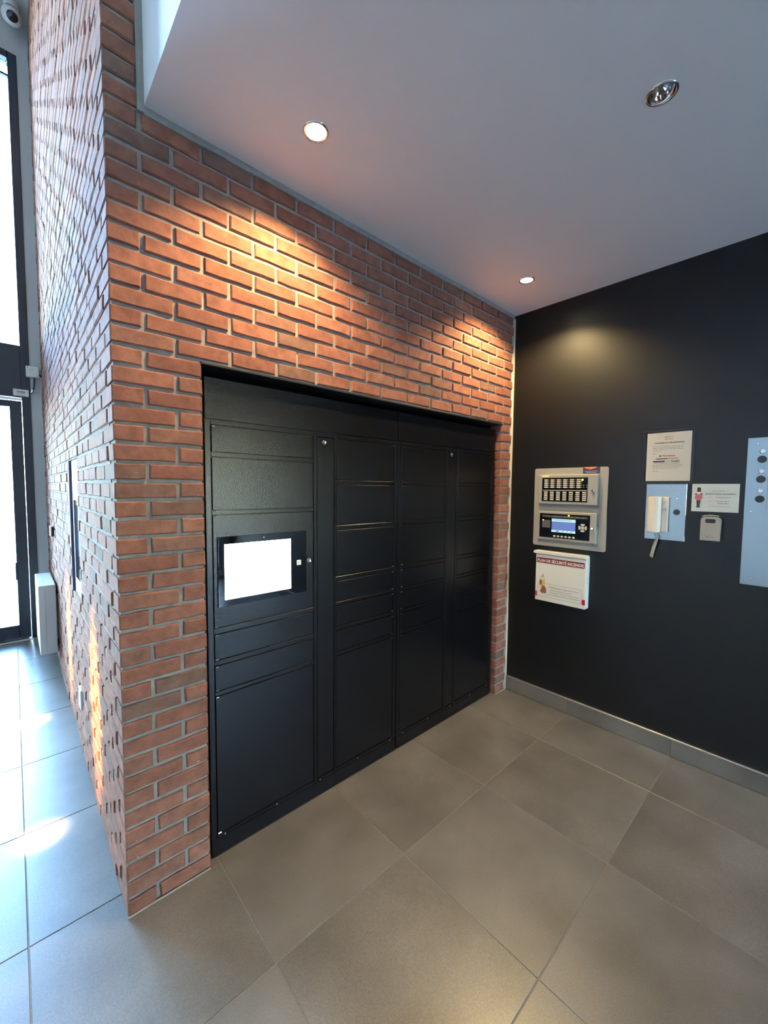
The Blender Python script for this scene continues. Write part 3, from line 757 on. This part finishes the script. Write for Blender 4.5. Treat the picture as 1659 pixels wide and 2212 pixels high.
a.text('FedEx', 1.030, 1.7485, -.0025, .0098, INK, width=.040, depth=.0001, bold=.0004, name='courier_logo')
a.text('Pour réception et livraison', 1.008, 1.7385, -.0024, .0065, INKGREY, align='CENTER', width=.122, depth=.0001)
sl = bmesh.new(); box(sl, .889, 1.134, -.0045, -.0030, 1.624, 1.936, bevel=.0006)
a.part('sleeve', sl, SLEEVE, 'clear plastic sleeve')
a.part('sleeve_weld', ribbon(bmesh.new(), rrect(.8905, 1.1325, 1.6255, 1.9345, .002, 1), .0028, -.0052, -.0028, True), WELD, 'pale welded edge of the sleeve')

# entry intercom on a stainless plate
a = OnWall('intercom_station', 'cream intercom handset on a square stainless steel plate under the posted notice', 'intercom', 1.01, 1.289)
a.part('steel_plate', newbox(.910, 1.111, -.003, 0, 1.289, 1.620, bevel=.001), STEEL)
base = a.part('phone_base', newbox(.935, 1.030, -.030, -.003, 1.337, 1.544, bevel=.004, seg=2), WHITEPLASTIC, 'cream phone base')
a.sub(base, 'hook_button', newbox(1.006, 1.025, -.034, -.029, 1.464, 1.482, bevel=.001), GREYPLASTIC, 'grey button')
a.sub(base, 'panel_groove', newbox(.998, 1.001, -.0306, -.029, 1.339, 1.542), GREYPLASTIC, 'groove beside the handset')
a.sub(base, 'screw', lathe(bmesh.new(), [(.0003, -.0312), (.002, -.031), (.002, -.029)], 'y', (1.015, 0, 1.515), 10), INK, 'small dark screw')
hs = []
for i in range(13):
    t = math.radians(15 + 150*i/12); hs.append((.9645 - .036*math.cos(t), -.030 - .034*math.sin(t)))
hb = bmesh.new(); zt, zb = 1.546, 1.334
ra = [hb.verts.new((x, y, zt)) for x, y in hs] + [hb.verts.new((.998, -.030, zt)), hb.verts.new((.931, -.030, zt))][0:2]
rb2 = [hb.verts.new((x, y, zb)) for x, y in hs] + [hb.verts.new((.998, -.030, zb)), hb.verts.new((.931, -.030, zb))][0:2]
n = len(ra)
for i in range(n): hb.faces.new((ra[i], ra[(i+1) % n], rb2[(i+1) % n], rb2[i]))
hb.faces.new(ra[::-1]); hb.faces.new(rb2); bmesh.ops.recalc_face_normals(hb, faces=hb.faces[:])
bmesh.ops.bevel(hb, geom=[e for e in hb.edges if abs(e.verts[0].co.z-e.verts[1].co.z) < 1e-6], offset=.004, segments=2, affect='EDGES')
a.part('handset', hb, WHITEPLASTIC, 'rounded cream handset')
a.part('handset_mark', newbox(.936, .949, -.0555, -.050, 1.462, 1.4635), INKGREY, 'short dark seam on the handset')
a.part('cord', tube(bmesh.new(), [(.972, -.040, 1.338), (.974, -.036, 1.318), (.984, -.030, 1.304), (.982, -.028, 1.294), (.975, -.026, 1.272), (.966, -.024, 1.235), (.960, -.023, 1.205), (.956, -.022, 1.186), (.958, -.018, 1.181), (.962, -.012, 1.190)], [.004, .004, .004, .006, .0085, .009, .009, .0095, .008, .005], 10, .7), CORD, 'grey looped handset cord', smooth=True)
ks = lambda x, z, r: lathe(bmesh.new(), [(.0003, -.0085), (r*.45, -.0085), (r*.5, -.006), (r*.8, -.0065), (r, -.0045), (r, -.002)], 'y', (x, 0, z), 18)
a.part('key_switch', ks(1.068, 1.537, .0085), CHROME, 'small chrome key switch')
a.part('push_button', prism(bmesh.new(), disc(1.068, 1.456, .0165, 22), -.007, -.002), BLACKPLASTIC, 'round black push button')
a.part('screw', lathe(bmesh.new(), [(.0003, -.0045), (.003, -.0042), (.004, -.003)], 'y', (1.017, 0, 1.602), 10), CHROME)
a.part('screw', lathe(bmesh.new(), [(.0003, -.0045), (.003, -.0042), (.004, -.003)], 'y', (1.015, 0, 1.312), 10), CHROME)
rb = bmesh.new()
for z, x0, x1 in ((1.587, .935, 1.030), (1.567, 1.015, 1.090), (1.556, 1.030, 1.075), (1.487, 1.045, 1.085)):
    x = x0
    while x < x1: w = random.uniform(.005, .012); box(rb, x, x+w, -.0032, -.0025, z, z+.0022); x += w+.003
a.part('engraved_lines', rb, GREYPLASTIC, 'faint engraved print lines')

# contact sign with a guardsman
a = OnWall('contact_sign', 'pale grey sign board with a red coated guardsman, right of the intercom plate', 'sign', 1.237, 1.466)
a.part('board', newbox(1.135, 1.339, -.004, 0, 1.466, 1.620, bevel=.001), CARD)
gd = a.part('guardsman_logo', prism(bmesh.new(), disc(1.1665, 1.546, .0185, 22, .92), -.0048, -.003), PINK, 'printed guardsman with tall black hat and red coat')
def gp(nm, pts, m, dy=0, lab=None): a.sub(gd, nm, prism(bmesh.new(), pts, -.0050-dy, -.0035), m, lab)
gp('hat', rrect(1.1590, 1.1745, 1.5750, 1.6005, .002, 2), INK, 0, 'tall black hat')
gp('face', [(1.1595, 1.5755), (1.1745, 1.5755), (1.1755, 1.5670), (1.1670, 1.5610), (1.1580, 1.5670)], SKIN, .0002, 'pale face')
gp('shoulder', [(1.1495, 1.5655), (1.1590, 1.5680), (1.1590, 1.5625), (1.1500, 1.5590)], INK, .0003)
gp('shoulder', [(1.1745, 1.5680), (1.1840, 1.5655), (1.1835, 1.5590), (1.1745, 1.5625)], INK, .0003)
gp('trousers', [(1.1575, 1.5290), (1.1755, 1.5290), (1.1725, 1.4950), (1.1600, 1.4950)], INK, .0003, 'dark trousers')
gp('boots', [(1.1600, 1.4955), (1.1725, 1.4955), (1.1755, 1.4885), (1.1565, 1.4885)], INK, .0003, 'black boots')
a.sub(gd, 'coat_line', newbox(1.1662, 1.1670, -.0053, -.004, 1.530, 1.560), INKRED, 'coat seam')
a.text('Pour la gestion de', 1.2600, 1.5785, -.0043, .0062, INKGREY, align='CENTER', width=.070, depth=.0001)
a.text('Sentinel Gestion Immobilière', 1.2610, 1.5625, -.0043, .0065, INK, align='CENTER', width=.128, depth=.0001, bold=.00012)
for z, x, w, s in ((1.5440, 1.212, .016, 'Jour :'), (1.5235, 1.212, .016, 'Soir :')): a.text(s, x, z, -.0043, .0050, INKGREY, width=w, depth=.0001)
rb = bmesh.new()
for z, x0, x1 in ((1.5440, 1.243, 1.303), (1.5235, 1.243, 1.303), (1.5115, 1.250, 1.297), (1.4955, 1.213, 1.305)):
    x = x0
    while x < x1: w = random.uniform(.005, .011); box(rb, x, min(x+w, x1), -.0045, -.0035, z, z+.0035 if z > 1.5 else z+.002); x += w+.0025
a.part('print_lines', rb, INKGREY, 'small telephone lines too fine to read')

# key safe
a = OnWall('key_safe', 'small grey key safe with a dark shutter window, under the contact sign', 'key box', 1.228, 1.308)
kb = bmesh.new()
prism(kb, [(1.1855, 1.308), (1.2705, 1.308), (1.2735, 1.420), (1.270, 1.431), (1.258, 1.438), (1.228, 1.4405), (1.200, 1.438), (1.189, 1.431), (1.1855, 1.420)], -.034, -.008)
bmesh.ops.bevel(kb, geom=[e for e in kb.edges if max(e.verts[0].co.y, e.verts[1].co.y) < -.03], offset=.003, segments=2, affect='EDGES')
a.part('body', kb, PANELGREY)
a.part('back_plate', prism(bmesh.new(), rrect(1.183, 1.277, 1.304, 1.444, .008), -.010, 0), BLACKPLASTIC, 'black back plate')
a.part('top_bar', tube(bmesh.new(), [(1.190, -.018, 1.4405), (1.205, -.018, 1.446), (1.230, -.018, 1.4485), (1.255, -.018, 1.446), (1.262, -.018, 1.443)], .0022, 6), GREYPLASTIC, 'curved shackle bar')
a.part('shutter', prism(bmesh.new(), rrect(1.207, 1.251, 1.406, 1.428, .006, 4), -.0352, -.030), BLACKPLASTIC, 'dark shutter over the dials')
a.text('Master Lock', 1.228, 1.3265, -.0343, .0055, INK, align='CENTER', width=.038, depth=.0001)
a.part('emblem', prism(bmesh.new(), [(1.222, 1.3415), (1.228, 1.336), (1.232, 1.3415), (1.228, 1.339)], -.0345, -.033), DARKGREY, 'small dark emblem')

# key switch panel at the right edge of the picture
a = OnWall('switch_panel', 'tall brushed stainless switch panel with three key switches and black buttons at the right edge', 'control panel', 1.50, 1.089)
a.part('steel_plate', newbox(1.360, 1.660, -.004, 0, 1.089, 1.859, bevel=.0015), STEEL)
for z in (1.787, 1.685, 1.584): a.part('key_switch', ks(1.4205, z, .0125), CHROME, 'round chrome key switch')
for z in (1.746, 1.644, 1.542): a.part('push_button', prism(bmesh.new(), disc(1.4195, z, .0185, 24), -.0065, -.003), BLACKPLASTIC, 'round black push button')
for x, z in ((1.401, 1.826), (1.388, 1.477), (1.405, 1.125), (1.62, 1.826), (1.63, 1.477), (1.62, 1.125)):
    a.part('screw', lathe(bmesh.new(), [(.0003, -.0062), (.004, -.006), (.005, -.004)], 'y', (x, 0, z), 12), CHROME)
a.part('cover_plate', newbox(1.4455, 1.63, -.0055, -.003, 1.492, 1.700, bevel=.0008), STEEL, 'inset steel cover plate')

# ------------------------------------------------------------------ things on the brick side wall (facing -x): s = -y
a = OnWall('wall_heater', 'white wall mounted convector heater on the brick side wall by the glass door', 'heater', -3.10, .142, side=True)
a.part('casing', newbox(-3.43, -2.77, -.128, -.012, .142, .735, bevel=.006, seg=2), WHITEMETAL)
a.part('cover_seam', newbox(-2.7705, -2.768, -.086, -.084, .16, .70), GREYPLASTIC, 'thin seam in the end cover')
gb = bmesh.new()
box(gb, -3.40, -2.80, -.086, -.0835, .7345, .7356)
a.part('top_seam', gb, GREYPLASTIC, 'thin seam in the top cover')
a.part('mounting_rail', newbox(-3.38, -2.82, -.013, .002, .25, .62), GREYPLASTIC, 'mounting rail')
a = OnWall('recessed_wall_panel', 'white framed panel with dark glass set into the brick side wall', 'wall panel', -1.27, NZ0, side=True)
fb = bmesh.new()
box(fb, -NY1+.004, -NY0-.004, .010, .03, NZ0+.003, NZ1-.003, bevel=.002)
a.part('frame', fb, WHITEMETAL)
a.part('glass', newbox(-NY1+.07, -NY0-.05, .0085, .012, NZ0+.10, NZ0+.565), BLACKGLASS, 'dark glass field')
a.part('slot', newbox(-1.30, -1.25, .0085, .012, NZ0+.62, NZ0+.70), INK, 'small dark slot')
a.part('jamb_shade', newbox(-NY1+.001, -NY1+.005, -.004, .03, NZ0+.002, NZ1-.002), PURPLE, 'dark strip in the shade colour of the far jamb')  # dark violet strip puts the shade on the far niche jamb into colour
a = OnWall('wall_outlet', 'small white outlet plate low on the brick side wall', 'outlet', -1.24, .285, side=True)
a.part('cover_plate', newbox(-1.285, -1.195, -.010, .012, .285, .400, bevel=.004, seg=2), WHITEPLASTIC2)
for z in (.32, .365): a.part('socket', prism(bmesh.new(), rrect(-1.257, -1.223, z-.012, z+.012, .006, 3), -.0115, -.009), WHITEMETAL)
a = OnWall('wall_thermostat', 'small white thermostat box on the brick side wall near the door', 'thermostat', -2.92, 1.135, side=True)
a.part('housing', newbox(-3.01, -2.90, -.026, .006, 1.135, 1.225, bevel=.003), WHITEPLASTIC2)
a.part('end_cap', newbox(-2.901, -2.885, -.020, .004, 1.140, 1.22, bevel=.002), BLACKPLASTIC, 'dark end cap')

# ------------------------------------------------------------------ things on the entrance frame
t = thing('junction_box', 'white square junction box on the wall beside the dark door header', 'junction box', (-.069, YE, 2.665))
put('cover', newbox(-.05, .05, -.055, 0, .0, .108, bevel=.006), WHITEPLASTIC2, t)
for x, z in ((-.036, .094), (.036, .014)): put('screw', lathe(bmesh.new(), [(.0003, -.057), (.004, -.0565), (.004, -.054)], 'y', (x, 0, z), 10), INK, t)
lettering(t, 'ABB', -.020, .072, -.0555, .006, INKGREY, width=.024, depth=.0002)
put('cable', tube(bmesh.new(), [(.05, -.02, .035), (.062, -.02, .03), (.075, -.018, .02)], .008, 8), BLACKPLASTIC, t, label='black cable stub')
put('conduit', tube(bmesh.new(), [(.012, -.03, .0), (.012, -.03, -.03), (.006, -.03, -.10), (-.004, -.03, -.13)], .009, 8), BLACKPLASTIC, t, label='black flexible conduit')
put('conduit_elbow', tube(bmesh.new(), [(-.004, -.03, -.12), (-.008, -.03, -.15), (-.02, -.03, -.158)], .011, 8), CHROME, t, label='bright conduit elbow')
t = thing('door_operator_label', 'white paper label with a yellow band on the dark door header', 'label', (-.162, YE-.012, 2.470))
put('sheet', newbox(-.058, .058, -.002, 0, 0, .066), WHITEPLASTIC2, t)
put('yellow_band', newbox(-.032, .033, -.0028, -.001, .032, .052), CREAMLABEL, t, label='yellow printed band')
put('band_print', newbox(-.030, .033, -.0032, -.002, .037, .043), DARKGREY, t, label='dark print across the band')
put('text_line', newbox(-.030, .033, -.0028, -.001, .020, .023), INKGREY, t, label='thin grey text line')
t = thing('security_camera', 'white round security camera with a dark lens under the lobby ceiling', 'camera', (-.115, 3.70, HL))
put('mount', lathe(bmesh.new(), [(.055, 0), (.055, -.03), (.048, -.045)], 'z', n=24), WHITEPLASTIC2, t, smooth=True)
hb = lathe(bmesh.new(), [(.0005, -.075), (.040, -.072), (.066, -.050), (.072, -.015), (.072, .03), (.05, .06), (.0005, .07)], 'z', n=28)
h = put('housing', hb, WHITEPLASTIC2, t, (0, 0, -.105), label='white round housing', smooth=True); h.rotation_euler = (math.radians(-52), math.radians(-6), 0)
g = put('lens', lathe(bmesh.new(), [(.0005, -.088), (.026, -.084), (.040, -.074), (.042, -.066)], 'z', n=24), BLACKGLASS, t, (0, 0, -.105), label='dark glass lens', smooth=True); g.rotation_euler = h.rotation_euler
